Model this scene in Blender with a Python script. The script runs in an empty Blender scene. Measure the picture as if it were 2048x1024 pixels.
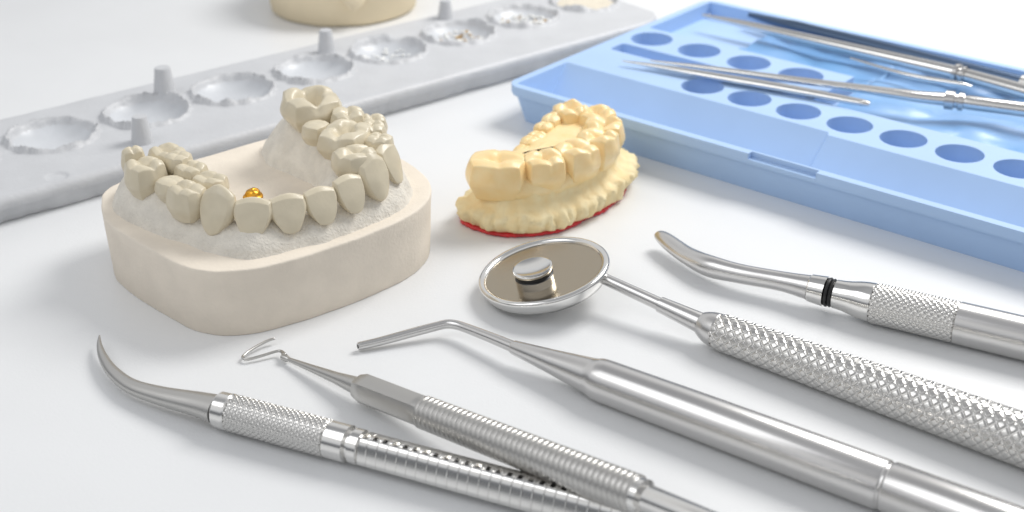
import bpy, bmesh, math, random
from math import sin, cos, pi, sqrt, exp, floor
from mathutils import Vector, noise
random.seed(4)
S = 0.01            # everything below is written in centimetres
sc = bpy.context.scene
col = sc.collection
sc.view_settings.view_transform = 'Standard'
sc.view_settings.look = 'None'
sc.view_settings.exposure = 0

# ------------------------------------------------------------------ materials
def mat(name, color, rough=0.5, metal=0.0, var=0.0, vscale=200, bump=0.0, bscale=800, color2=None,
        sss=0.0, sss_rad=(1, .6, .4), rvar=0.0, coat=0.0, detail=3.0, spec=0.5):
    m = bpy.data.materials.new(name); m.use_nodes = True
    nt = m.node_tree; b = nt.nodes['Principled BSDF']
    b.inputs['Base Color'].default_value = (*color, 1)
    b.inputs['Roughness'].default_value = rough
    b.inputs['Metallic'].default_value = metal
    b.inputs['Specular IOR Level'].default_value = spec
    if coat: b.inputs['Coat Weight'].default_value = coat; b.inputs['Coat Roughness'].default_value = .12
    if sss:
        b.inputs['Subsurface Weight'].default_value = sss
        b.inputs['Subsurface Radius'].default_value = sss_rad
        b.inputs['Subsurface Scale'].default_value = 0.002
    tc = nt.nodes.new('ShaderNodeTexCoord')
    if var or color2 or rvar:
        n = nt.nodes.new('ShaderNodeTexNoise'); n.inputs['Scale'].default_value = vscale
        n.inputs['Detail'].default_value = detail
        nt.links.new(tc.outputs['Object'], n.inputs['Vector'])
        if var or color2:
            mx = nt.nodes.new('ShaderNodeMix'); mx.data_type = 'RGBA'
            c2 = color2 or tuple(max(0, c * (1 - var)) for c in color)
            mx.inputs['A'].default_value = (*color, 1); mx.inputs['B'].default_value = (*c2, 1)
            rp = nt.nodes.new('ShaderNodeMapRange')
            rp.inputs['From Min'].default_value = .35; rp.inputs['From Max'].default_value = .68
            nt.links.new(n.outputs['Fac'], rp.inputs['Value'])
            nt.links.new(rp.outputs['Result'], mx.inputs['Factor'])
            nt.links.new(mx.outputs['Result'], b.inputs['Base Color'])
        if rvar:
            rr = nt.nodes.new('ShaderNodeMapRange')
            rr.inputs['From Min'].default_value = .3; rr.inputs['From Max'].default_value = .7
            rr.inputs['To Min'].default_value = max(.02, rough - rvar); rr.inputs['To Max'].default_value = rough + rvar
            nt.links.new(n.outputs['Fac'], rr.inputs['Value'])
            nt.links.new(rr.outputs['Result'], b.inputs['Roughness'])
    if bump:
        n2 = nt.nodes.new('ShaderNodeTexNoise'); n2.inputs['Scale'].default_value = bscale
        n2.inputs['Detail'].default_value = 3
        nt.links.new(tc.outputs['Object'], n2.inputs['Vector'])
        bp = nt.nodes.new('ShaderNodeBump'); bp.inputs['Strength'].default_value = bump
        bp.inputs['Distance'].default_value = 0.0004
        nt.links.new(n2.outputs['Fac'], bp.inputs['Height'])
        nt.links.new(bp.outputs['Normal'], b.inputs['Normal'])
    return m

M_table = mat('table_laminate', (.79, .80, .81), .34, var=.03, vscale=25, bump=.10, bscale=1500)
M_base = mat('plaster_base', (.85, .77, .66), .85, var=.06, vscale=160, bump=.30, bscale=1300)
M_gum = mat('plaster_gum', (.83, .785, .70), .7, var=.12, vscale=300, bump=.8, bscale=1600)
M_tooth = mat('plaster_tooth', (.71, .635, .48), .34, var=.08, vscale=260, bump=.10, bscale=1500)
M_gold = mat('gold', (.85, .43, .05), .32, metal=1)
M_yel = mat('yellow_resin', (.92, .75, .43), .45, vscale=250, color2=(.90, .67, .33), bump=.25, bscale=900, coat=.15)
M_yeltooth = mat('yellow_tooth', (.94, .75, .43), .38, vscale=200, color2=(.92, .67, .32), sss=.12, bump=.10, bscale=700, coat=.12)
M_skirt = mat('yellow_plaster', (.90, .775, .48), .6, vscale=260, color2=(.88, .69, .36), bump=.6, bscale=900)
M_red = mat('red_wax', (.70, .03, .04), .35, var=.3, vscale=300)
M_grey = mat('grey_ceramic', (.60, .61, .63), .45, var=.05, vscale=120, bump=.3, bscale=900)
M_greyw = mat('glazed_well', (.64, .66, .69), .34, var=.10, vscale=90, bump=.2, bscale=500)
M_cream = mat('cream_plaster', (.85, .73, .52), .7, var=.06, vscale=100, bump=.2)
M_blue = mat('blue_plastic', (.43, .60, .87), .5, var=.04, vscale=60, spec=.35)
M_film = mat('blue_film', (.18, .38, .68), .34, vscale=40, color2=(.29, .49, .80), coat=.12)
M_steel = mat('brushed_steel', (.66, .65, .64), .27, metal=1)
M_satin = mat('satin_steel', (.56, .55, .53), .35, metal=1)
M_polish = mat('polished_steel', (.78, .77, .75), .16, metal=1)
M_knurl = mat('knurled_steel', (.66, .65, .63), .25, metal=1)
M_bronze = mat('bowl_metal', (.44, .38, .29), .22, metal=1, rvar=.02, vscale=300)
M_black = mat('rubber_and_recess_dark', (.012, .012, .013), .4)  # seal ring rubber, black knob groove, and painted-in dark of slots and tube end
M_dsteel = mat('dark_blue_steel', (.10, .15, .24), .3, metal=.8)
M_crumb = mat('clear_crumb', (.92, .92, .90), .15, coat=.5)
M_brown = mat('brown_crumb', (.52, .32, .10), .3)
M_paste = mat('cream_paste', (.78, .71, .58), .35, var=.12, vscale=300)

# ------------------------------------------------------------------ object helpers
def thing(name, loc, label, category, **kw):
    e = bpy.data.objects.new(name, None); e.empty_display_size = .01
    e.location = Vector(loc) * S; col.objects.link(e)
    e['label'] = label; e['category'] = category
    for k, v in kw.items(): e[k] = v
    return e

def mesh(name, vs, fs, mats, parent=None, smooth=True, midx=None, label=None, sharp=None):
    off = Vector((0, 0, 0)) if parent is None else parent.location
    me = bpy.data.meshes.new(name)
    me.from_pydata([Vector(v) * S - off for v in vs], [], fs)
    if not isinstance(mats, (list, tuple)): mats = [mats]
    for m in mats: me.materials.append(m)
    if smooth: me.polygons.foreach_set('use_smooth', [True] * len(me.polygons))
    if midx: me.polygons.foreach_set('material_index', midx)
    bm = bmesh.new(); bm.from_mesh(me)
    bmesh.ops.recalc_face_normals(bm, faces=bm.faces)
    if sharp:
        lim = math.radians(sharp)
        for e in bm.edges:
            if len(e.link_faces) == 2 and e.calc_face_angle(0) > lim: e.smooth = False
    bm.to_mesh(me); bm.free()
    me.update()
    o = bpy.data.objects.new(name, me); col.objects.link(o)
    if parent is not None: o.parent = parent
    if label: o['label'] = label
    return o

def auto(o, ang=35):
    me = o.data
    bm = bmesh.new(); bm.from_mesh(me)
    for e in bm.edges:
        if len(e.link_faces) == 2 and e.calc_face_angle(0) > math.radians(ang): e.smooth = False
    bm.to_mesh(me); bm.free(); return o

def catmull(P, step, closed=False):
    P = [tuple(p) for p in P]; n = len(P); out = []
    rng = range(n) if closed else range(n - 1)
    for i in rng:
        p0 = P[(i - 1) % n] if closed or i > 0 else P[0]
        p1 = P[i]; p2 = P[(i + 1) % n]
        p3 = P[(i + 2) % n] if closed or i + 2 < n else P[-1]
        L = sqrt(sum((a - b) ** 2 for a, b in zip(p1[:3], p2[:3])))
        k = max(1, int(L / step + .5))
        for j in range(k):
            t = j / k
            out.append(tuple(.5 * (2 * b + (c - a) * t + (2 * a - 5 * b + 4 * c - d) * t * t + (3 * b - a - 3 * c + d) * t ** 3)
                             for a, b, c, d in zip(p0, p1, p2, p3)))
    if not closed: out.append(P[-1])
    return out

def tube(name, parent, pts, mats, n=40, mod=None, mfun=None, flat=None, label=None, sharp=24):
    vs = []; fs = []; mi = []; s = 0; N = len(pts); ss = []
    for i, p in enumerate(pts):
        c = Vector(p[:3])
        if i: s += (c - Vector(pts[i - 1][:3])).length
        ss.append(s)
        a = Vector(pts[max(0, i - 1)][:3]); b = Vector(pts[min(N - 1, i + 1)][:3])
        t = (b - a).normalized()
        side = t.cross(Vector((0, 0, 1))).normalized(); up = side.cross(t).normalized()
        fx, fy = flat(s) if flat else (1, 1)
        for k in range(n):
            th = 2 * pi * k / n
            r = p[3] if mod is None else mod(s, th, p[3])
            vs.append(c + side * (r * cos(th) * fx) + up * (r * sin(th) * fy))
    for i in range(N - 1):
        for k in range(n):
            k2 = (k + 1) % n
            fs.append((i * n + k, i * n + k2, (i + 1) * n + k2, (i + 1) * n + k))
            mi.append(mfun(.5 * (ss[i] + ss[i + 1]), 2 * pi * (k + .5) / n) if mfun else 0)
    a = len(vs); vs.append(Vector(pts[0][:3])); vs.append(Vector(pts[-1][:3]))
    for k in range(n):
        k2 = (k + 1) % n
        fs.append((a, k2, k)); mi.append(0)
        fs.append((a + 1, (N - 1) * n + k, (N - 1) * n + k2)); mi.append(0)
    return mesh(name, vs, fs, mats, parent, True, mi, label, sharp=sharp)

def rod(name, parent, A, B, prof, mats, ds=None, **kw):
    A = Vector(A); B = Vector(B); d = (B - A).normalized(); pts = []
    for i in range(len(prof) - 1):
        s0, r0 = prof[i]; s1, r1 = prof[i + 1]
        k = 1 if not ds else max(1, int((s1 - s0) / ds))
        for j in range(k):
            t = j / k; p = A + d * (s0 + (s1 - s0) * t)
            pts.append((*p, r0 + (r1 - r0) * t))
    p = A + d * prof[-1][0]; pts.append((*p, prof[-1][1]))
    return tube(name, parent, pts, mats, **kw)

def loft(name, parent, outline, levels, mats, jitter=None, top=True, bottom=True, smooth=True, label=None, sharp=None):
    n = len(outline); O = [Vector((p[0], p[1])) for p in outline]
    area = sum(O[i].x * O[(i + 1) % n].y - O[(i + 1) % n].x * O[i].y for i in range(n))
    sg = 1 if area > 0 else -1; Nn = []
    for i in range(n):
        t = (O[(i + 1) % n] - O[i - 1]).normalized(); Nn.append(Vector((t.y, -t.x)) * sg)
    vs = []; fs = []
    for li, (z, off) in enumerate(levels):
        for i in range(n):
            o = off; zz = z
            if jitter:
                jo, jz = jitter(i, li, O[i], z); o += jo; zz += jz
            q = O[i] + Nn[i] * o; vs.append((q.x, q.y, zz))
    for l in range(len(levels) - 1):
        for i in range(n):
            j = (i + 1) % n
            fs.append((l * n + i, l * n + j, (l + 1) * n + j, (l + 1) * n + i))
    if bottom: fs.append(tuple(range(n - 1, -1, -1)))
    if top: fs.append(tuple(range((len(levels) - 1) * n, len(levels) * n)))
    return mesh(name, vs, fs, mats, parent, smooth, None, label, sharp=sharp)

def revolve(name, parent, c, prof, mats, n=48, axis=None, mod=None, label=None, smooth=True, midx=None, sharp=35):
    ax = Vector(axis or (0, 0, 1)).normalized()
    ux = ax.orthogonal().normalized(); uy = ax.cross(ux); c = Vector(c)
    vs = []; fs = []; mi = []
    for (r, z) in prof:
        for k in range(n):
            th = 2 * pi * k / n; rr, zz = (r, z) if mod is None else mod(r, z, th)
            vs.append(c + ux * rr * cos(th) + uy * rr * sin(th) + ax * zz)
    for i in range(len(prof) - 1):
        for k in range(n):
            k2 = (k + 1) % n
            fs.append((i * n + k, i * n + k2, (i + 1) * n + k2, (i + 1) * n + k))
            mi.append(midx[i] if midx else 0)
    fs.append(tuple(range(n - 1, -1, -1))); mi.append(midx[0] if midx else 0)
    fs.append(tuple(range((len(prof) - 1) * n, len(prof) * n))); mi.append(midx[-1] if midx else 0)
    return mesh(name, vs, fs, mats, parent, smooth, mi, label, sharp=sharp)

def sst(a, b, x):
    t = max(0, min(1, (x - a) / (b - a))); return t * t * (3 - 2 * t)

def nz(x, y, z=0, s=1): return noise.noise(Vector((x * s, y * s, z * s)))

# ------------------------------------------------------------------ table
t = mesh('table', [(-130, -40, 0), (130, -40, 0), (130, 170, 0), (-130, 170, 0), (-130, -40, -3), (130, -40, -3), (130, 170, -3), (-130, 170, -3)],
         [(0, 1, 2, 3), (4, 5, 6, 7), (0, 1, 5, 4), (1, 2, 6, 5), (2, 3, 7, 6), (3, 0, 4, 7)], M_table, smooth=False)
t['kind'] = 'structure'

# ------------------------------------------------------------------ cube-sphere for teeth
def cubesphere(n):
    vs = {}; out = []; fs = []
    def vid(p):
        k = tuple(round(q, 5) for q in p)
        if k not in vs: vs[k] = len(out); out.append(p)
        return vs[k]
    for ax in range(3):
        for sg in (-1, 1):
            for i in range(n):
                for j in range(n):
                    q = []
                    for (a, b) in ((i, j), (i + 1, j), (i + 1, j + 1), (i, j + 1)):
                        u = -1 + 2 * a / n; v = -1 + 2 * b / n
                        p = [0, 0, 0]; p[ax] = sg; p[(ax + 1) % 3] = u; p[(ax + 2) % 3] = v
                        q.append(vid(tuple(p)))
                    fs.append(tuple(q))
    return out, fs
CV, CF = cubesphere(24)

def tooth(parent, x, y, ztop, w, d, h, out_dir, kind='molar', fossa=.35, cusp=.18, rnd=.62, m=None, lean=0, seed=0, name='tooth', hole=0):
    o = Vector((out_dir[0], out_dir[1])).normalized(); l = Vector((-o.y, o.x))
    vs = []
    for p in CV:
        v = Vector(p); sp = v.normalized()
        q = v.lerp(sp * 1.12, rnd); X, Y, Z = q
        if kind == 'molar':
            tp = sst(.15, .8, Z)
            c = 0
            for ci, (a, b) in enumerate(((.5, .48), (-.5, .54), (.54, -.5), (-.48, -.48))):
                hgt = cusp * (1 + .35 * sin(seed * 1.7 + ci * 2.3))
                c += hgt * exp(-((X - a) ** 2 + (Y - b) ** 2) / .15)
            c -= fossa * exp(-(X * X / .30 + Y * Y / .14))
            bend = .10 * sin(3 * X + seed)
            c -= cusp * .8 * (exp(-((X - .06 - .1 * Y) / .10) ** 2) * .8 + exp(-((Y - bend) / .11) ** 2) * .9)
            if hole:
                th = math.atan2(Y, X); rr = sqrt(X * X + (Y * 1.2) ** 2) + .13 * sin(3 * th + seed) + .06 * sin(5 * th)
                c -= hole * sst(.66, .18, rr)
            Z += c * tp
            k = 1 - .20 * sst(.1, -1, Z); X *= k; Y *= k
            k2 = 1 + .04 * cos(4 * math.atan2(Y, X)) * sst(-1, .5, Z); X *= k2; Y *= k2
        else:
            u = max(0, min(1, (Z + 1) / 2))
            prof = .20 + .82 * (max(0, 1 - (1 - u) ** 2.0)) ** .62
            prof *= 1 - .03 * sst(.7, 1, u)
            X *= prof
            Y *= 1.05 - .60 * u
            Z -= .10 * X * X * sst(.2, .9, Z)
            if kind == 'canine': Z += .12 * (1 - abs(X)) * sst(.3, 1, Z)
            Y -= .34 * u
        nn = .018 * nz(X * 1.6 + seed * 3.1, Y * 1.6 + seed, Z * 1.6)
        X *= 1 + nn * 2; Y *= 1 + nn * 2; Z += nn
        zz = ztop - h / 2 + Z * h / 2
        lx = X * w / 2; oy = Y * d / 2 - lean * (Z + 1) / 2
        vs.append((x + l.x * lx + o.x * oy, y + l.y * lx + o.y * oy, zz))
    return mesh(name, vs, CF, m or M_tooth, parent)

# ------------------------------------------------------------------ plaster dental cast
outl = [(-9.27, 29.18), (-8.95, 28.22), (-8.31, 27.38), (-7.63, 26.70), (-6.87, 26.02), (-6.35, 25.74), (-5.86, 25.68), (-5.25, 25.82), (-4.50, 26.26),
        (-3.93, 26.67), (-3.15, 27.34), (-2.46, 28.06), (-2.01, 28.82), (-1.85, 29.55), (-1.95, 30.3), (-2.37, 31.17), (-2.95, 31.9), (-4.2, 33.2),
        (-4.9, 33.55), (-5.5, 33.3), (-6.30, 32.64), (-7.56, 31.54), (-8.8, 30.5), (-9.2, 30.0), (-9.33, 29.6)]
ol = catmull(outl, .12, True)
cast = thing('dental_cast', (-5.6, 29.5, 0), 'cream plaster dental cast with full tooth arch on thick base', 'dental model')
loft('cast_base', cast, ol, [(0, -.09), (.02, -.07), (.6, -.05), (1.2, -.02), (1.51, 0), (1.54, -.008), (1.555, -.025), (1.56, -.055), (1.56, -.3)], M_base,
     jitter=lambda i, l, p, z: (.02 * nz(p.x, p.y, z, 1.6) + .008 * nz(p.x, p.y, z, 7), 0))
go = catmull([(-8.85, 29.95), (-9.0, 29.2), (-8.66, 28.32), (-7.88, 27.60), (-7.0, 26.98), (-6.26, 26.50), (-5.55, 26.22), (-4.93, 26.40), (-4.46, 26.76), (-4.04, 26.95),
              (-3.56, 27.40), (-3.04, 27.86), (-2.54, 28.48), (-2.28, 29.18), (-2.35, 30.01), (-2.70, 30.9), (-3.3, 31.9), (-4.5, 32.95), (-5.4, 32.9),
              (-6.05, 32.35), (-5.98, 31.6), (-5.68, 31.02), (-5.1, 30.5), (-4.6, 30.0), (-4.45, 29.3), (-4.75, 28.6), (-5.4, 28.2), (-6.1, 28.35), (-6.8, 28.95), (-7.4, 29.6), (-7.9, 30.35), (-8.4, 30.5)], .12, True)
def sdist(poly, x, y):
    inside = False; dm = 1e9; n = len(poly)
    for i in range(n):
        ax, ay = poly[i]; bx, by = poly[(i + 1) % n]
        if (ay > y) != (by > y) and x < (bx - ax) * (y - ay) / (by - ay) + ax: inside = not inside
        vx, vy = bx - ax, by - ay; L = vx * vx + vy * vy
        tt = 0 if L == 0 else max(0, min(1, ((x - ax) * vx + (y - ay) * vy) / L))
        dd = (ax + vx * tt - x) ** 2 + (ay + vy * tt - y) ** 2
        if dd < dm: dm = dd
    return sqrt(dm) * (1 if inside else -1)
def gum_z(x, y, d):
    r = sst(28.4, 31.2, y) * sst(-6.6, -4.6, x)
    lft = sst(-6.4, -8.0, x)
    Ht = .54 + .60 * r + .24 * lft + .24 * sst(28.0, 29.3, y) * sst(-5.2, -3.8, x) * (1 - r)
    wd = .72
    u = max(0, min(1, d / wd))
    h = .09 * sst(0, .07, d) + (Ht - .09) * (sin(u * pi / 2) ** .95)
    h += .04 * nz(x, y, 0, 2.0) * sst(0, .3, d) + .022 * nz(x, y, 3, 5) * sst(0, .3, d) + .008 * nz(x, y, 3, 16)
    return 1.55 + h
gx0, gx1, gy0, gy1, gs = -9.2, -2.1, 26.0, 33.3, .05
nx = int((gx1 - gx0) / gs); ny = int((gy1 - gy0) / gs); gid = {}; gv = []; gf = []
for j in range(ny + 1):
    for i in range(nx + 1):
        x = gx0 + i * gs; y = gy0 + j * gs
        d = sdist(go, x, y) + .05 * nz(x, y, 9, 1.8) + .02 * nz(x, y, 9, 6)
        if d < -gs * 1.6: continue
        z = gum_z(x, y, d) if d > 0 else 1.555 + d * .6 - .01
        gid[(i, j)] = len(gv); gv.append((x, y, z))
for j in range(ny):
    for i in range(nx):
        q = [(i, j), (i + 1, j), (i + 1, j + 1), (i, j + 1)]
        if all(k in gid for k in q): gf.append(tuple(gid[k] for k in q))
mesh('gum', gv, gf, M_gum, cast)
FR = [(-6.22, 26.98, 2.73, .86, .66, .94, (-.45, -.9), 'canine'),
      (-5.42, 26.80, 2.60, .84, .52, .80, (-.05, -1), 'inc'),
      (-4.68, 26.99, 2.60, .81, .52, .76, (.35, -.93), 'inc'),
      (-4.02, 27.36, 2.60, .76, .52, .74, (.5, -.86), 'inc'),
      (-3.45, 27.83, 2.68, .72, .52, .78, (.6, -.8), 'inc'),
      (-2.96, 28.44, 2.86, .80, .56, .96, (.75, -.65), 'canine'),
      (-2.68, 29.16, 2.88, .72, .52, .90, (.92, -.4), 'inc')]
for i, (x, y, z, w, d, h, o, k) in enumerate(FR):
    tooth(cast, x, y, z, w, d, h, o, k, rnd=.50 if k == 'inc' else .74, lean=.10, seed=i)
LT = [(-8.36, 28.96, 2.90, .40, .5, .8, (-1, -.4), .0, .12), (-8.00, 28.48, 2.80, .84, .84, .88, (-.75, -.65), .3, .16),
      (-7.66, 29.25, 2.78, .86, .72, .6, (-.7, -.7), .55, .18), (-7.33, 27.94, 2.62, .62, .58, .54, (-.6, -.8), .05, .05),
      (-7.00, 28.50, 2.72, .70, .62, .6, (-.6, -.8), .25, .16), (-7.34, 28.82, 2.84, .58, .55, .6, (-.3, -.9), .1, .10),
      (-6.88, 27.42, 2.69, .80, .72, .80, (-.55, -.85), .25, .14), (-6.50, 28.02, 2.66, .76, .60, .5, (-.5, -.85), .35, .16)]
for i, (x, y, z, w, d, h, o, f, c) in enumerate(LT):
    tooth(cast, x, y, z, w, d, h, o, 'molar', f, c, rnd=.62, seed=20 + i)
RT = [(-2.98, 29.5, 2.98, .62, .62, .8, (.9, -.3), .1, .12, 0), (-3.44, 28.72, 2.96, .94, .84, .68, (.7, -.7), .25, .18, .1),
      (-3.15, 30.05, 3.04, .60, .57, .7, (.9, 0), .1, .14, 0), (-3.74, 29.70, 3.08, 1.28, 1.08, .68, (.95, -.3), .3, .20, .45),
      (-3.78, 30.72, 3.10, .84, .76, .6, (.8, .2), .3, .22, 0), (-4.47, 30.22, 3.0, .60, .55, .52, (.5, -.3), .02, .05, 0),
      (-4.72, 31.40, 3.24, 1.44, 1.32, .80, (.9, .4), .3, .22, .85), (-3.2, 30.6, 3.0, .6, .6, .6, (.8, .2), .2, .18, 0)]
for i, (x, y, z, w, d, h, o, f, c, ho) in enumerate(RT):
    tooth(cast, x, y, z, w, d, h, o, 'molar', f, c, rnd=.57, seed=40 + i, hole=ho)
revolve('gold_pin', cast, (-5.50, 27.52, 0), [(.12, 1.9), (.12, 2.32), (.21, 2.34), (.215, 2.40), (.20, 2.43), (.17, 2.44), (.16, 2.49), (.135, 2.535), (.09, 2.56), (.04, 2.565), (.001, 2.567)], M_gold, n=40, sharp=60,
        mod=lambda r, z, th: (r * (1 + .06 * sin(3 * th + 1)), z + .01 * sin(2 * th)))

# ------------------------------------------------------------------ yellow partial cast
yl = [(-1.20, 31.75), (-1.27, 31.3), (-1.07, 30.86), (-.6, 30.52), (-.17, 30.38), (.35, 30.38), (.91, 30.52), (1.4, 30.85), (1.9, 31.28), (2.35, 31.8), (2.75, 32.45), (3.0, 33.2),
      (3.1, 33.95), (2.9, 34.7), (2.3, 34.95), (1.5, 34.8), (1.0, 34.2), (.65, 33.4), (.2, 32.7), (-.4, 32.25), (-.9, 32.1)]
yo = catmull(yl, .04, True)
ycast = thing('partial_dental_cast', (.9, 32.5, 0), 'yellow resin partial dental cast with molars and ragged edge', 'dental model')
def yjit(i, l, p, z):
    lobe = abs(sin(pi * i / 9.0 + 2.5 * nz(p.x, p.y, 0, 1))) * sst(-.6, 1.6, p.x)
    a = .14 * nz(p.x, p.y, z * .8, 2.2) + .14 * abs(nz(p.x, p.y, z + 5, 4.5)) + .06 * lobe
    k = [.5, .9, 1.2, 1.4, 1.2, .5, .2, .2, .2, .2, .3][l]
    return (a * k + .05 * nz(p.x, p.y, z, 11) * k, .10 * nz(p.x, p.y, z, 3.0) * (1 if 1 < l < 6 else .2))
loft('cast_base', ycast, yo, [(.06, -.16), (.12, -.08), (.28, -.03), (.42, .0), (.54, -.05), (.58, -.20), (.72, -.34), (.88, -.38), (.98, -.34), (1.1, -.38), (1.2, -.5)], M_skirt, jitter=yjit)
def ridge_jit(i, l, p, z): return (.05 * nz(p.x, p.y, z, 2.5), .03 * nz(p.x, p.y, z, 3))
loft('gum', ycast, yo, [(.80, -.42), (.96, -.31), (1.12, -.31), (1.28, -.38), (1.38, -.58)], M_yel, jitter=ridge_jit)
loft('wax_rim', ycast, yo, [(0.0, -.10), (.03, -.03), (.07, -.035), (.10, -.12)], M_red, jitter=lambda i, l, p, z: (.15 * nz(p.x, p.y, 0, 1.1) - .06 * sst(1.5, 2.6, p.x) + .06 * abs(nz(p.x, p.y, 7, 6)), 0))
YT = [(-.34, 31.18, 1.76, 1.42, 1.20, 1.02, (-.1, -1), .34, .09), (.76, 31.25, 1.76, .98, 1.02, .82, (.25, -1), .35, .20), (1.55, 31.78, 1.80, .98, 1.02, .86, (.6, -.8), .35, .20),
      (2.10, 32.45, 1.84, .92, 1.0, .90, (.85, -.5), .35, .2), (2.30, 33.2, 1.86, .90, 1.0, .92, (1, -.1), .35, .2), (2.15, 33.95, 1.88, .92, 1.0, .95, (.9, .4), .35, .2),
      (1.5, 34.15, 1.90, .84, .9, 1.0, (-.4, .9), .35, .2)]
for i, (x, y, z, w, d, h, o, f, c) in enumerate(YT):
    tooth(ycast, x, y, z, w, d, h, o, 'molar', f, c, rnd=.52, seed=60 + i, m=M_yeltooth)
for i, (x, y) in enumerate([(.28, 32.25), (.45, 32.62), (.62, 33.0), (.80, 33.38), (1.0, 33.75), (1.18, 34.05), (.1, 31.95)]):
    tooth(ycast, x, y, 1.56 + .05 * i + .04 * sin(i * 2.2) if i < 6 else 1.5, .52, .50, .85, (-.9, .45), 'molar', 0, .08, rnd=.55, seed=80 + i, m=M_yeltooth)
loft('chewing_surface', ycast, catmull([(-.5, 31.4), (.3, 31.3), (1.2, 31.6), (1.9, 32.5), (2.2, 33.4), (1.9, 34.1), (1.3, 34.0), (.9, 33.2), (.4, 32.3), (0, 31.9)], .08, True),
     [(1.1, .1), (1.46, .08), (1.58, 0), (1.62, -.12), (1.60, -.25)], M_yeltooth, jitter=lambda i, l, p, z: (.05 * nz(p.x, p.y, z, 4), .07 * nz(p.x, p.y, z, 4)))

# ------------------------------------------------------------------ grey mixing palette
Og = Vector((-12.3, 31.0)); g1 = Vector((.7716, .6361)); g2 = Vector((-.6361, .7716))
pal = thing('mixing_palette', (-5, 39, 0), 'long pale grey ceramic mixing palette with scalloped wells and pegs', 'palette')
A0, A1, B1 = -4.5, 22.8, 5.2; Zt = .72
wells = [(2.65 + 2.715 * (k - 1), 3.0) for k in range(0, 9)]
def pal_z(a, b):
    z = Zt + .012 * nz(a, b, 0, 1.2)
    for wi, (wa, wb) in enumerate(wells):
        dx, dy = a - wa, b - wb
        if abs(dx) > 1.4 or abs(dy) > 1.4: continue
        r = sqrt(dx * dx + dy * dy); th = math.atan2(dy, dx)
        R = 1.12 + .045 * abs(sin(th * 8 + wi)) + .05 * nz(th, wi, 0, 1.5)
        z += .15 * exp(-((r - R) / .045) ** 2) * (.7 + .9 * nz(cos(th) * 2, sin(th) * 2, wi, 1.3) + .3)
        if r < 1.10:
            u = r / 1.10; z -= .38 * (1 - u ** 3.0)
            z += .02 * nz(a, b, wi, 2) * (1 - u)
    r = sqrt((a - 1.65) ** 2 + ((b - .45)) ** 2)
    z -= .05 * sst(.30, .22, r)
    return z
st = .05; na = int((A1 - A0) / st); nb = int(B1 / st); pv = []; pf = []; pm = []
def pal_xy(a, b):
    k = A1 - a; hw = 1.0
    if k < 1.2: hw = 1 - (1 - sqrt(max(0, 1 - ((1.2 - k) / 1.2) ** 2))) * 1.2 / (B1 / 2)
    bb = B1 / 2 + (b - B1 / 2) * hw
    return Og + g1 * a + g2 * bb
def edge_drop(a, b):
    e = min(b, B1 - b, A1 - a); return .14 * (1 - min(1, max(0, e) / .16)) ** 2
for j in range(nb + 1):
    for i in range(na + 1):
        a = A0 + (A1 - A0) * i / na; b = B1 * j / nb; p = pal_xy(a, b)
        pv.append((p.x, p.y, pal_z(a, b) - edge_drop(a, b)))
for j in range(nb):
    for i in range(na):
        k = j * (na + 1) + i; pf.append((k, k + 1, k + na + 2, k + na + 1))
        a = A0 + (A1 - A0) * (i + .5) / na; b = B1 * (j + .5) / nb
        pm.append(1 if any((a - wa) ** 2 + (b - wb) ** 2 < 1.05 for wa, wb in wells) else 0)
ring = [(i, 0) for i in range(na + 1)] + [(na, j) for j in range(1, nb + 1)] + [(i, nb) for i in range(na - 1, -1, -1)] + [(0, j) for j in range(nb - 1, 0, -1)]
prev = [j * (na + 1) + i for i, j in ring]
for (zz, ins) in ((.42, .0), (.40, .07), (.06, .16), (0, .22)):
    cur = []
    for (i, j) in ring:
        a = A0 + (A1 - A0) * i / na; b = B1 * j / nb
        w = .07 * nz(a, b, zz, .8) + .04 * nz(a, b, 0, 3)
        bb = min(max(b, ins + w), B1 - ins - w)
        p = pal_xy(a, bb) if i < na else pal_xy(a, bb) - g1 * (ins + w)
        cur.append(len(pv)); pv.append((p.x, p.y, zz + (.03 * nz(a, b, 4, 1.3) if zz > .1 else 0)))
    L = len(ring)
    for k in range(L):
        pf.append((prev[k], prev[(k + 1) % L], cur[(k + 1) % L], cur[k])); pm.append(0)
    prev = cur
mesh('palette_body', pv, pf, [M_grey, M_greyw], pal, True, pm)
for (a, b, h, r) in ((6.42, 3.95, .82, .34), (11.98, 4.15, .72, .29), (4.31, 1.15, .72, .29), (16.9, 4.6, .60, .27)):
    p = Og + g1 * a + g2 * b
    revolve('peg', pal, (p.x, p.y, 0), [(r, .6), (r, .73), (r * .94, .80), (r * .66, Zt + h - .04), (r * .60, Zt + h), (.001, Zt + h)], M_grey, n=32)
def wellpos(k): return Og + g1 * wells[k][0] + g2 * wells[k][1]
def chip(vs, fs, mi, c, r, m):
    base = len(vs); bm = bmesh.new(); bmesh.ops.create_icosphere(bm, subdivisions=1, radius=r)
    q = [random.uniform(.5, 1.4) for _ in range(3)]
    for v in bm.verts: vs.append((c[0] + v.co.x * q[0] * random.uniform(.7, 1.2), c[1] + v.co.y * q[1] * random.uniform(.7, 1.2), c[2] + v.co.z * q[2] * .6))
    for f in bm.faces: fs.append(tuple(base + v.index for v in f.verts)); mi.append(m)
    bm.free()
vs = []; fs = []; mi = []
for k, cnt, bw in ((5, 60, 0), (6, 130, .30), (7, 210, .12)):
    p = wellpos(k)
    for _ in range(cnt):
        th = random.uniform(0, 2 * pi); r = .85 * sqrt(random.random())
        chip(vs, fs, mi, (p.x + r * cos(th), p.y + r * sin(th), Zt - .35 + .34 * (r / 1.1) ** 3.0 + random.uniform(0, .05)), random.uniform(.025, .09), 1 if random.random() < bw else 0)
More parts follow.
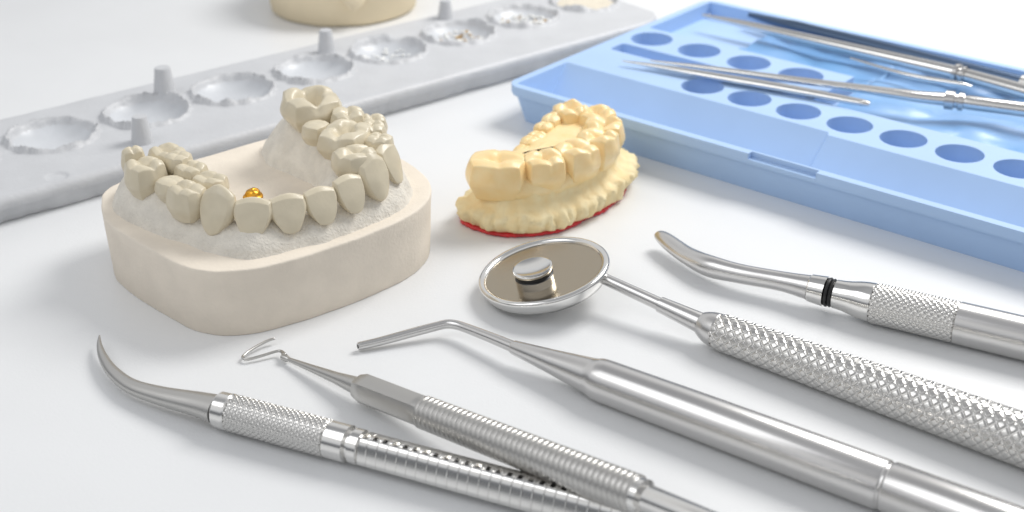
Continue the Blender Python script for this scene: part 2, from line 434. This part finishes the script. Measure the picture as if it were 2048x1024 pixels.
cr = mesh('resin_crumbs', vs, fs, [M_crumb, M_brown], None, False, mi)
cr['kind'] = 'stuff'; cr['label'] = 'clear and white resin crumbs scattered in the palette wells'; cr['category'] = 'crumbs'
p = wellpos(8)
pp = revolve('dried_paste', None, (p.x, p.y, 0), [(.98, Zt - .22), (.98, Zt - .06), (.9, Zt - .03), (.5, Zt - .07), (.001, Zt - .05)], M_paste, n=40,
        mod=lambda r, z, th: (r * (1 + .03 * sin(5 * th)), z + .02 * nz(r * cos(th), r * sin(th), 0, 4)))
pp['label'] = 'cream dried paste filling a palette well'; pp['category'] = 'paste'

# ------------------------------------------------------------------ cream cast behind palette
bc = thing('plaster_block', (-6.0, 49.2, 0), 'cream round plaster cast standing on the white table', 'dental model')
bo = [(-5.95 + 2.75 * cos(k * 2 * pi / 90), 49.0 + 2.75 * sin(k * 2 * pi / 90)) for k in range(90)]
loft('block_body', bc, bo, [(0, -.35), (.1, -.2), (1.4, 0), (1.6, -.02), (1.65, -.15)], M_cream, jitter=lambda i, l, p, z: (.06 * nz(p.x, p.y, z, .9), 0))
loft('block_rim', bc, bo, [(1.6, -.3), (1.8, -.28), (2.5, -.5), (2.6, -.7)], M_cream, jitter=lambda i, l, p, z: (.12 * nz(p.x, p.y, z, 1.1), .1 * nz(p.x, p.y, z, 1)))
tooth(bc, -5.3, 46.3, 1.35, .8, .5, .7, (.1, -1), 'inc', m=M_cream, rnd=.8, name='plaster_tab')

# ------------------------------------------------------------------ blue tray
Ob = Vector((-.22, 37.95)); b1 = Vector((.7716, -.6361)); b2 = Vector((.6361, .7716))
TZ = 1.12; TA = 19.5; TB = 10.6
def T(a, b): p = Ob + b1 * a + b2 * b; return (p.x, p.y)
def rrect(a0, b0, a1, b1_, r, k=6):
    o = []
    for (ca, cb, s0) in ((a1 - r, b1_ - r, 0), (a0 + r, b1_ - r, 90), (a0 + r, b0 + r, 180), (a1 - r, b0 + r, 270)):
        for i in range(k + 1):
            th = math.radians(s0 + 90 * i / k); o.append((ca + r * cos(th), cb + r * sin(th)))
    return o
tray = thing('instrument_tray', (*T(8, 5), 0), 'light blue plastic instrument tray with round holes and compartments', 'tray')
TP = []; TF = []
for (z, ins) in ((0, .34), (.80, .12), (.82, .03), (.88, 0), (TZ, 0)):
    TP += [(*T(a, b), z) for a, b in rrect(ins, ins, TA - ins, TB - ins, .5 - ins * .6)]
n = 28
for l in range(4):
    for i in range(n):
        j = (i + 1) % n; TF.append((l * n + i, l * n + j, (l + 1) * n + j, (l + 1) * n + i))
TF.append(tuple(range(n - 1, -1, -1))); TF.append(tuple(range(4 * n, 5 * n)))
body = mesh('tray_body', TP, TF, M_blue, tray, smooth=False)
def make_cut(polys):
    cv = []; cf = []
    for (poly, z0, z1, low) in polys:
        n = len(poly); base = len(cv)
        for (z, pl) in ((z0, low or poly), (z1, poly)):
            for a, b in pl: cv.append(Vector((*T(a, b), z)) * S - tray.location)
        cf.append(tuple(base + i for i in range(n - 1, -1, -1))); cf.append(tuple(base + n + i for i in range(n)))
        for i in range(n): j = (i + 1) % n; cf.append((base + i, base + j, base + n + j, base + n + i))
    cm = bpy.data.meshes.new('cut'); cm.from_pydata(cv, [], cf); cm.materials.append(M_blue)
    bm = bmesh.new(); bm.from_mesh(cm); bmesh.ops.recalc_face_normals(bm, faces=bm.faces)
    if bm.calc_volume(signed=True) < 0: bmesh.ops.reverse_faces(bm, faces=bm.faces)
    bm.to_mesh(cm); bm.free()
    cut = bpy.data.objects.new('cut', cm); col.objects.link(cut); cut.location = tray.location
    return cut
def circ(a, b, r, n=40): return [(a + r * cos(2 * pi * i / n), b + r * sin(2 * pi * i / n)) for i in range(n)]
ct = 1.16   # the channel's rear wall slopes down to the front
cuts = [
 [([(.24, .24), (TA - .2, .24), (TA - .2, 2.42), (8.9, 2.42), (8.8, 2.62), (.24, 2.62)], .16, ct,
   [(.42, .42), (TA - .4, .42), (TA - .4, 1.22), (8.9, 1.22), (8.8, 1.42), (.42, 1.42)])],
 [(rrect(.5, 4.35, 7.1, 5.05, .12, 3), .3, 2, None)],
 [([(.26, 6.8), (7.35, 6.8), (7.35, 4.4), (TA - .2, 4.4), (TA - .2, TB - .26), (.26, TB - .26)], .62, 2, None)],
 [(circ(4.43 + 1.52 * k, 3.38, .60), .22, 2, None) for k in range(10)],
 [(circ(.95 + 1.72 * k, 5.93, .64), .22, 2, None) for k in range(4)],
 [([(7.95, -.5), (9.85, -.5), (9.85, .18), (7.95, .18)], TZ - .16, 2, None)]]
bm = bmesh.new(); bm.from_mesh(body.data)
if bm.calc_volume(signed=True) < 0: bmesh.ops.reverse_faces(bm, faces=bm.faces)
bm.to_mesh(body.data); bm.free()
for cpl in cuts:
    cut = make_cut(cpl)
    md = body.modifiers.new('b', 'BOOLEAN'); md.object = cut; md.operation = 'DIFFERENCE'; md.solver = 'EXACT'
    bpy.context.view_layer.update()
    dg = bpy.context.evaluated_depsgraph_get()
    nm = bpy.data.meshes.new_from_object(body.evaluated_get(dg)); body.modifiers.clear(); body.data = nm
    bpy.data.objects.remove(cut)
bv = body.modifiers.new('bev', 'BEVEL'); bv.width = .06 * S; bv.segments = 3; bv.limit_method = 'ANGLE'; bv.angle_limit = math.radians(38)
nm.polygons.foreach_set('use_smooth', [True] * len(nm.polygons)); auto(body, 30)
fv = []; ff = []; FA, FB = 150, 70
for j in range(FB + 1):
    for i in range(FA + 1):
        a = 3.0 + 16.1 * i / FA; b = 6.95 + 3.2 * j / FB if a < 7.6 else 4.55 + 5.6 * j / FB
        w = abs(nz(a * .5 + b * .2, b * .8, 0, .8)) * .26 + abs(nz(a * .6, b * 1.3, 4, 1.5)) * .06
        x, y = T(a, b); fv.append((x, y, .66 + w))
for j in range(FB):
    for i in range(FA):
        k = j * (FA + 1) + i; ff.append((k, k + 1, k + FA + 2, k + FA + 1))
fl = mesh('plastic_film', fv, ff, M_film, None)
fl['label'] = 'crinkled glossy blue plastic film lying inside the tray'; fl['category'] = 'plastic film'

# ------------------------------------------------------------------ instruments in the tray
def sc3(pts, z, f): return [(x * f, y * f, z + dz, r) for (x, y, dz, r) in pts]
f = 13.73 / 13.5
tw = thing('tweezers', (8, 37, 1.27), 'silver steel tweezers lying across the blue tray', 'tweezers')
tube('tweezer_arm', tw, catmull(sc3([(3.16, 38.78, 0, .03), (4.2, 38.28, 0, .10), (5.25, 37.69, 0, .15), (7.4, 36.55, 0, .17), (9.3, 35.45, 0, .13), (9.47, 35.35, 0, .10)], 1.27, f), .15), M_polish, n=24, flat=lambda s: (1, .7))
tube('tweezer_arm', tw, catmull(sc3([(3.94, 38.65, .06, .03), (5.6, 37.98, .06, .09), (7.40, 37.2, .06, .12), (9.2, 36.5, .05, .14), (10.79, 35.84, .03, .20), (11.6, 35.6, .03, .23)], 1.27, f), .15), M_polish, n=24, flat=lambda s: (1, .8))
rod('collar', tw, (11.7, 36.2, 1.30), (14.8, 34.95, 1.30), [(0, .2), (.02, .26), (.25, .26), (.27, .2), (.35, .2), (.37, .25), (.5, .25), (.52, .18)], M_steel, n=32)
rod('handle', tw, (12.1, 36.04, 1.30), (15.5, 34.67, 1.30), [(0, .17), (.2, .2), (3.5, .22), (3.55, .15)], M_polish, n=32)
f = 13.85 / 13.5
pr = thing('dental_probe', (10, 41, 1.15), 'long silver steel probe resting in the blue tray', 'dental instrument')
tube('probe_shaft', pr, catmull(sc3([(5.97, 43.13, 0, .04), (7.2, 42.1, 0, .13), (8.62, 40.9, 0, .17), (10.5, 39.35, 0, .19), (12.40, 37.78, 0, .21)], 1.15, f), .15), M_polish, n=24)
rod('collar', pr, (12.72, 38.76, 1.15), (14.18, 37.16, 1.15), [(0, .2), (.02, .28), (.14, .28), (.16, .2), (.24, .2), (.26, .26), (.34, .26)], M_steel, n=32)
tube('handle', pr, catmull(sc3([(12.60, 37.62, 0, .20), (13.82, 36.32, 0, .22), (14.84, 35.21, 0, .24), (15.6, 34.4, 0, .24)], 1.15, f), .2), M_polish, n=32)
tube('clip', pr, catmull(sc3([(9.69, 38.87, 0, .03), (11.0, 37.6, -.05, .08), (12.2, 36.75, 0, .07), (12.51, 36.55, 0, .03)], 1.2, f), .15), M_polish, n=20)
dp = thing('dark_probe', (10.5, 41, 1.1), 'dark blue steel instrument lying beside the silver probe in the tray', 'dental instrument')
tube('probe_shaft', dp, catmull(sc3([(7.46, 43.3, 0, .07), (8.27, 42.46, 0, .15), (8.6, 42.14, 0, .2), (9.2, 41.6, 0, .2), (10.4, 40.5, 0, .2), (12.44, 38.6, 0, .2), (14.04, 37.1, 0, .2)], 1.1, f), .2), M_dsteel, n=24)
tube('handle', dp, catmull(sc3([(14.04, 37.1, 0, .23), (16, 35.3, 0, .23)], 1.1, f), .2), M_satin, n=24)

# ------------------------------------------------------------------ knurl functions
def diamond(n, p, depth, sharp=2.6):
    def m(s, th, r):
        u = th * n / (2 * pi); v = s / p
        a = u + v; b = u - v
        ta = abs(a - floor(a + .5)); tb = abs(b - floor(b + .5))
        h = min(1, sharp * min(ta, tb)); return r - depth * (1 - h)
    return m
def along(A, B, s):
    A = Vector(A); B = Vector(B); return A + (B - A).normalized() * s

# ---- tool A: curved scaler
ta = thing('curved_scaler', (-1, 20.6, 0), 'steel scaler with a curved pointed tip and knurled grip', 'dental instrument')
tube('tip', ta, catmull([(-8.50, 25.36, .24, .015), (-8.40, 24.98, .22, .06), (-8.20, 24.52, .20, .10), (-7.87, 23.98, .20, .135), (-7.38, 23.44, .22, .165), (-6.73, 23.04, .26, .205), (-5.95, 22.66, .32, .265), (-5.50, 22.42, .35, .315)], .06), M_satin, n=32, flat=lambda s: (1, .85))
A, B = (-5.50, 22.42, .36), (3.20, 18.56, .33)
rod('collar', ta, A, B, [(0, .31), (.04, .345), (.28, .355), (.31, .33)], M_polish, n=64)
rod('knurled_grip', ta, along(A, B, .31), B, [(0, .33), (.03, .355), (2.05, .355), (2.08, .33)], M_knurl, ds=.011, n=216, mod=diamond(18, .12, .022, 4.5), sharp=None)
rod('collar', ta, along(A, B, 2.39), B, [(0, .33), (.03, .35), (.42, .35), (.44, .31), (.46, .27), (.50, .27), (.52, .31), (.53, .33), (.70, .33), (.72, .29)], M_polish, n=64)
def sq(th, c, k=4):
    x = abs(cos(th - c)); y = abs(sin(th - c)); return (x ** k + y ** k) ** (-1 / k)
T0, T1 = math.radians(72), math.radians(93)
def slot(s):
    q = s / .20; fr = q - floor(q); return .3 < fr < .72
def amod(s, th, r):
    q = s / .20; fr = q - floor(q)
    rr = r * (1 + (sq(th, math.radians(20)) - 1) * .85)
    if fr < .07: rr -= .010
    if T0 < th < T1 and slot(s): rr -= .10
    return rr
def amat(s, th): return 1 if (T0 < th < T1 and slot(s)) else 0  # slot faces coloured black for the dark inside the holes
rod('handle', ta, along(A, B, 3.10), B, [(0, .27), (.04, .29), (6.9, .31), (7.0, .25)], [M_polish, M_black], ds=.0115, n=144, mod=amod, mfun=amat, sharp=35)

# ---- tool B: wire loop carver
tb = thing('loop_carver', (-1, 21.5, 0), 'steel carver with thin wire loop tip and ribbed grip', 'dental instrument')
A, B = (-4.62, 24.72, .10), (2.08, 18.80, 1.04)
lw = .030
tube('wire_loop', tb, catmull([(-4.60, 24.74, .12, .06), (-4.74, 24.94, .12, lw), (-5.08, 24.78, .10, lw), (-5.34, 24.68, .08, lw), (-5.46, 24.75, .08, lw), (-5.40, 24.94, .08, lw),
                           (-5.22, 25.18, .10, lw), (-5.02, 25.37, .12, lw), (-4.90, 25.42, .13, lw * .8)], .04), M_satin, n=16, sharp=None)
tube('shank', tb, [(*along(A, B, s), r) for s, r in ((-.06, .03), (-.03, .07), (.1, .07), (.16, .045), (.9, .08), (1.6, .12), (2.1, .17), (2.22, .18))], M_satin, n=32)
def hexm(s, th, r):
    k = pi / 3; a = (th + pi / 12) % k - k / 2; return r * (.4 + .6 * cos(k / 2) / cos(a) / .93)
rod('hexagonal_neck', tb, along(A, B, 2.20), B, [(0, .16), (.06, .24), (.25, .30), (1.75, .30), (1.82, .27)], M_satin, ds=.1, n=72, mod=hexm)
def ribm(s, th, r):
    q = s / .12; fr = abs((q - floor(q)) - .5) * 2
    return r - .026 * (max(0, fr - .6) / .4) ** 1.3
rod('ribbed_grip', tb, along(A, B, 4.0), B, [(0, .28), (.04, .315), (4.9, .345), (4.95, .3)], M_satin, ds=.0100, n=72, mod=ribm, sharp=None)
rod('end_cap', tb, along(A, B, 8.93), B, [(0, .28), (.02, .31), (.14, .31), (.16, .23), (.2, .245), (2.6, .18), (2.65, .1)], M_polish, n=64)

# ---- tool C: bent tube tip
tcb = thing('bent_plugger', (4, 21.6, 0), 'smooth steel instrument with bent blunt tube tip', 'dental instrument')
tube('tip', tcb, catmull([(-3.16, 25.12, .12, .072), (-3.12, 25.14, .12, .085), (-2.69, 25.29, .15, .09), (-2.0, 25.55, .22, .095), (-1.55, 25.70, .27, .095), (-1.36, 25.745, .29, .098), (-1.18, 25.70, .30, .10), (-.97, 25.56, .31, .10), (-.45, 25.10, .35, .11), (.02, 24.67, .38, .12)], .05), M_steel, n=28)
tube('bore_shade', tcb, [(-3.165, 25.118, .12, .045), (-3.1, 25.145, .12, .045)], M_black, n=20)  # solid black plug painting the shade inside the open tube end
A, B = (.02, 24.66, .38), (8.1, 18.62, .47)
rod('handle', tcb, A, B, [(-.02, .11), (-.005, .135), (.02, .145), (1.0, .25), (1.85, .36), (1.95, .38), (2.02, .405), (2.10, .42), (2.25, .427), (4, .44), (7.9, .455), (7.93, .445), (7.95, .425), (7.99, .425), (8.01, .445), (8.04, .458), (10.8, .465)], M_steel, n=96)

# ---- tool D: mirror
tm = thing('mouth_mirror', (5, 24, 0), 'round dental mirror with bowl shaped head and diamond knurled handle', 'dental mirror')
hn = Vector((-.20, -.02, .97)).normalized(); hc = Vector((.70, 27.50, .58))
revolve('mirror_rim', tm, hc, [(1.20, -.30), (1.33, -.26), (1.40, -.12), (1.44, -.03), (1.46, .02), (1.455, .06), (1.43, .09), (1.39, .10), (1.34, .095), (1.30, .07), (1.28, .02), (1.275, -.04)], M_polish, n=128, axis=hn, sharp=50)
revolve('mirror_bowl', tm, hc, [(1.29, .03), (1.275, -.06), (1.265, -.14), (1.255, -.19), (1.24, -.205), (1.22, -.21), (.001, -.21)], M_bronze, n=96, axis=hn, sharp=30)
kc = hc + Vector((-.19, -.42, 0)); kc = kc - hn * ((kc - hc).dot(hn) + .21)
revolve('knob', tm, kc, [(.45, 0), (.45, .03), (.43, .04), (.425, .06), (.42, .42), (.40, .44), (.385, .445), (.385, .50), (.40, .51), (.42, .53), (.435, .56), (.44, .60), (.43, .63), (.40, .64), (.3, .61), (.15, .592), (.001, .585)],
        [M_steel, M_black, M_polish], n=64, axis=hn, midx=[0, 0, 0, 0, 1, 1, 1, 1, 2, 2, 2, 2, 2, 2, 2, 2, 2])
A, B = Vector((1.95, 27.02, .70)), Vector((4.20, 25.25, .42))
rod('shank', tm, A, B, [(-.12, .10), (.0, .13), (.1, .125), (1.45, .14), (1.47, .14)], M_steel, ds=.1, n=40)
rod('ferrule', tm, along(A, B, 1.46), B, [(0, .14), (.02, .17), (1.0, .22), (1.02, .22)], M_steel, ds=.1, n=48)
rod('collar', tm, along(A, B, 2.47), B, [(0, .22), (.02, .25), (.10, .29), (.22, .335), (.38, .365), (.42, .35)], M_steel, n=64)
H0 = along(A, B, 2.86); H1 = Vector((10.2, 20.35, .52))
rod('knurled_handle', tm, H0, H1, [(0, .33), (.06, .37), (.15, .385), (3.0, .44), (8.2, .52)], M_knurl, ds=.0135, n=264, mod=diamond(11, .21, .028, 5.5), sharp=None)

# ---- tool E: spatula ended instrument
te = thing('rounded_tip_instrument', (8, 26.5, 0), 'steel instrument with curved rounded tip and black ring', 'dental instrument')
tube('tip', te, catmull([(3.42, 29.93, .34, .02), (3.44, 29.88, .34, .13), (3.50, 29.76, .34, .18), (3.60, 29.55, .34, .21), (3.78, 29.20, .33, .23), (4.02, 28.78, .33, .24), (4.42, 28.24, .36, .25), (5.02, 27.80, .40, .22), (5.83, 27.38, .44, .22), (6.30, 27.10, .46, .26), (6.42, 27.03, .46, .28)], .05),
     M_steel, n=40, flat=lambda s: (1, .75 + .25 * sst(.9, 2.2, s)))
A, B = (6.42, 27.03, .46), (11.4, 24.30, .46)
rod('collar', te, A, B, [(0, .28), (.02, .30), (.36, .33), (.38, .28)], M_polish, n=64)
tube('seal_ring', te, [(*along(A, B, s), r) for s, r in ((.38, .26), (.39, .31), (.42, .325), (.45, .31), (.46, .28), (.48, .30), (.505, .315), (.53, .30), (.56, .26))], M_black, n=48)
rod('neck', te, along(A, B, .55), B, [(0, .28), (.02, .31), (.2, .325), (.35, .35), (.5, .385), (.62, .405), (.72, .415), (.82, .42), (.84, .41)], M_polish, n=64)
rod('knurled_grip', te, along(A, B, 1.39), B, [(0, .41), (.03, .435), (1.72, .44), (1.75, .42)], M_knurl, ds=.011, n=216, mod=diamond(18, .14, .024, 4.5), sharp=None)
rod('handle', te, along(A, B, 3.14), B, [(0, .42), (.02, .445), (3.5, .455)], M_steel, ds=.2, n=64)

# ------------------------------------------------------------------ world + lamps
w = bpy.data.worlds.new('World'); sc.world = w; w.use_nodes = True
nt = w.node_tree; bg = nt.nodes['Background']
tcn = nt.nodes.new('ShaderNodeTexCoord'); sx = nt.nodes.new('ShaderNodeSeparateXYZ'); cr_ = nt.nodes.new('ShaderNodeValToRGB')
nt.links.new(tcn.outputs['Generated'], sx.inputs[0]); nt.links.new(sx.outputs['Z'], cr_.inputs['Fac']); nt.links.new(cr_.outputs['Color'], bg.inputs['Color'])
el = cr_.color_ramp.elements
el[0].position = 0; el[0].color = (.20, .21, .22, 1)
el[1].position = 1; el[1].color = (.60, .61, .63, 1)
for pz, c in ((.20, (.23, .24, .26)), (.36, (.95, .97, 1.0)), (.65, (1.0, 1.0, 1.0)), (.82, (.40, .41, .43))):
    e = el.new(pz); e.color = (*c, 1)
bg.inputs['Strength'].default_value = .77
def area(name, loc, target, size, energy, color=(1, 1, 1)):
    l = bpy.data.lights.new(name, 'AREA'); l.shape = 'RECTANGLE'; l.size = size[0] * S; l.size_y = size[1] * S; l.energy = energy; l.color = color
    o = bpy.data.objects.new(name, l); col.objects.link(o); o.location = Vector(loc) * S
    o.rotation_euler = (Vector(target) - Vector(loc)).to_track_quat('-Z', 'Y').to_euler(); return o
area('key_lamp', (28, 55, 42), (0, 30, 0), (24, 24), 2.5, (1, .985, .96))
area('fill_lamp', (-30, 15, 45), (-2, 28, 0), (30, 30), .5, (.97, .98, 1))

# ------------------------------------------------------------------ camera
cd = bpy.data.cameras.new('camera'); cam = bpy.data.objects.new('camera', cd); col.objects.link(cam); sc.camera = cam
cd.lens = 50; cd.sensor_width = 36; cd.clip_start = .005; cd.clip_end = 20
cam.location = (0, 0, 15 * S); cam.rotation_euler = (math.radians(90 - 27), 0, 0)
cd.dof.use_dof = True; cd.dof.focus_distance = .295; cd.dof.aperture_fstop = 22
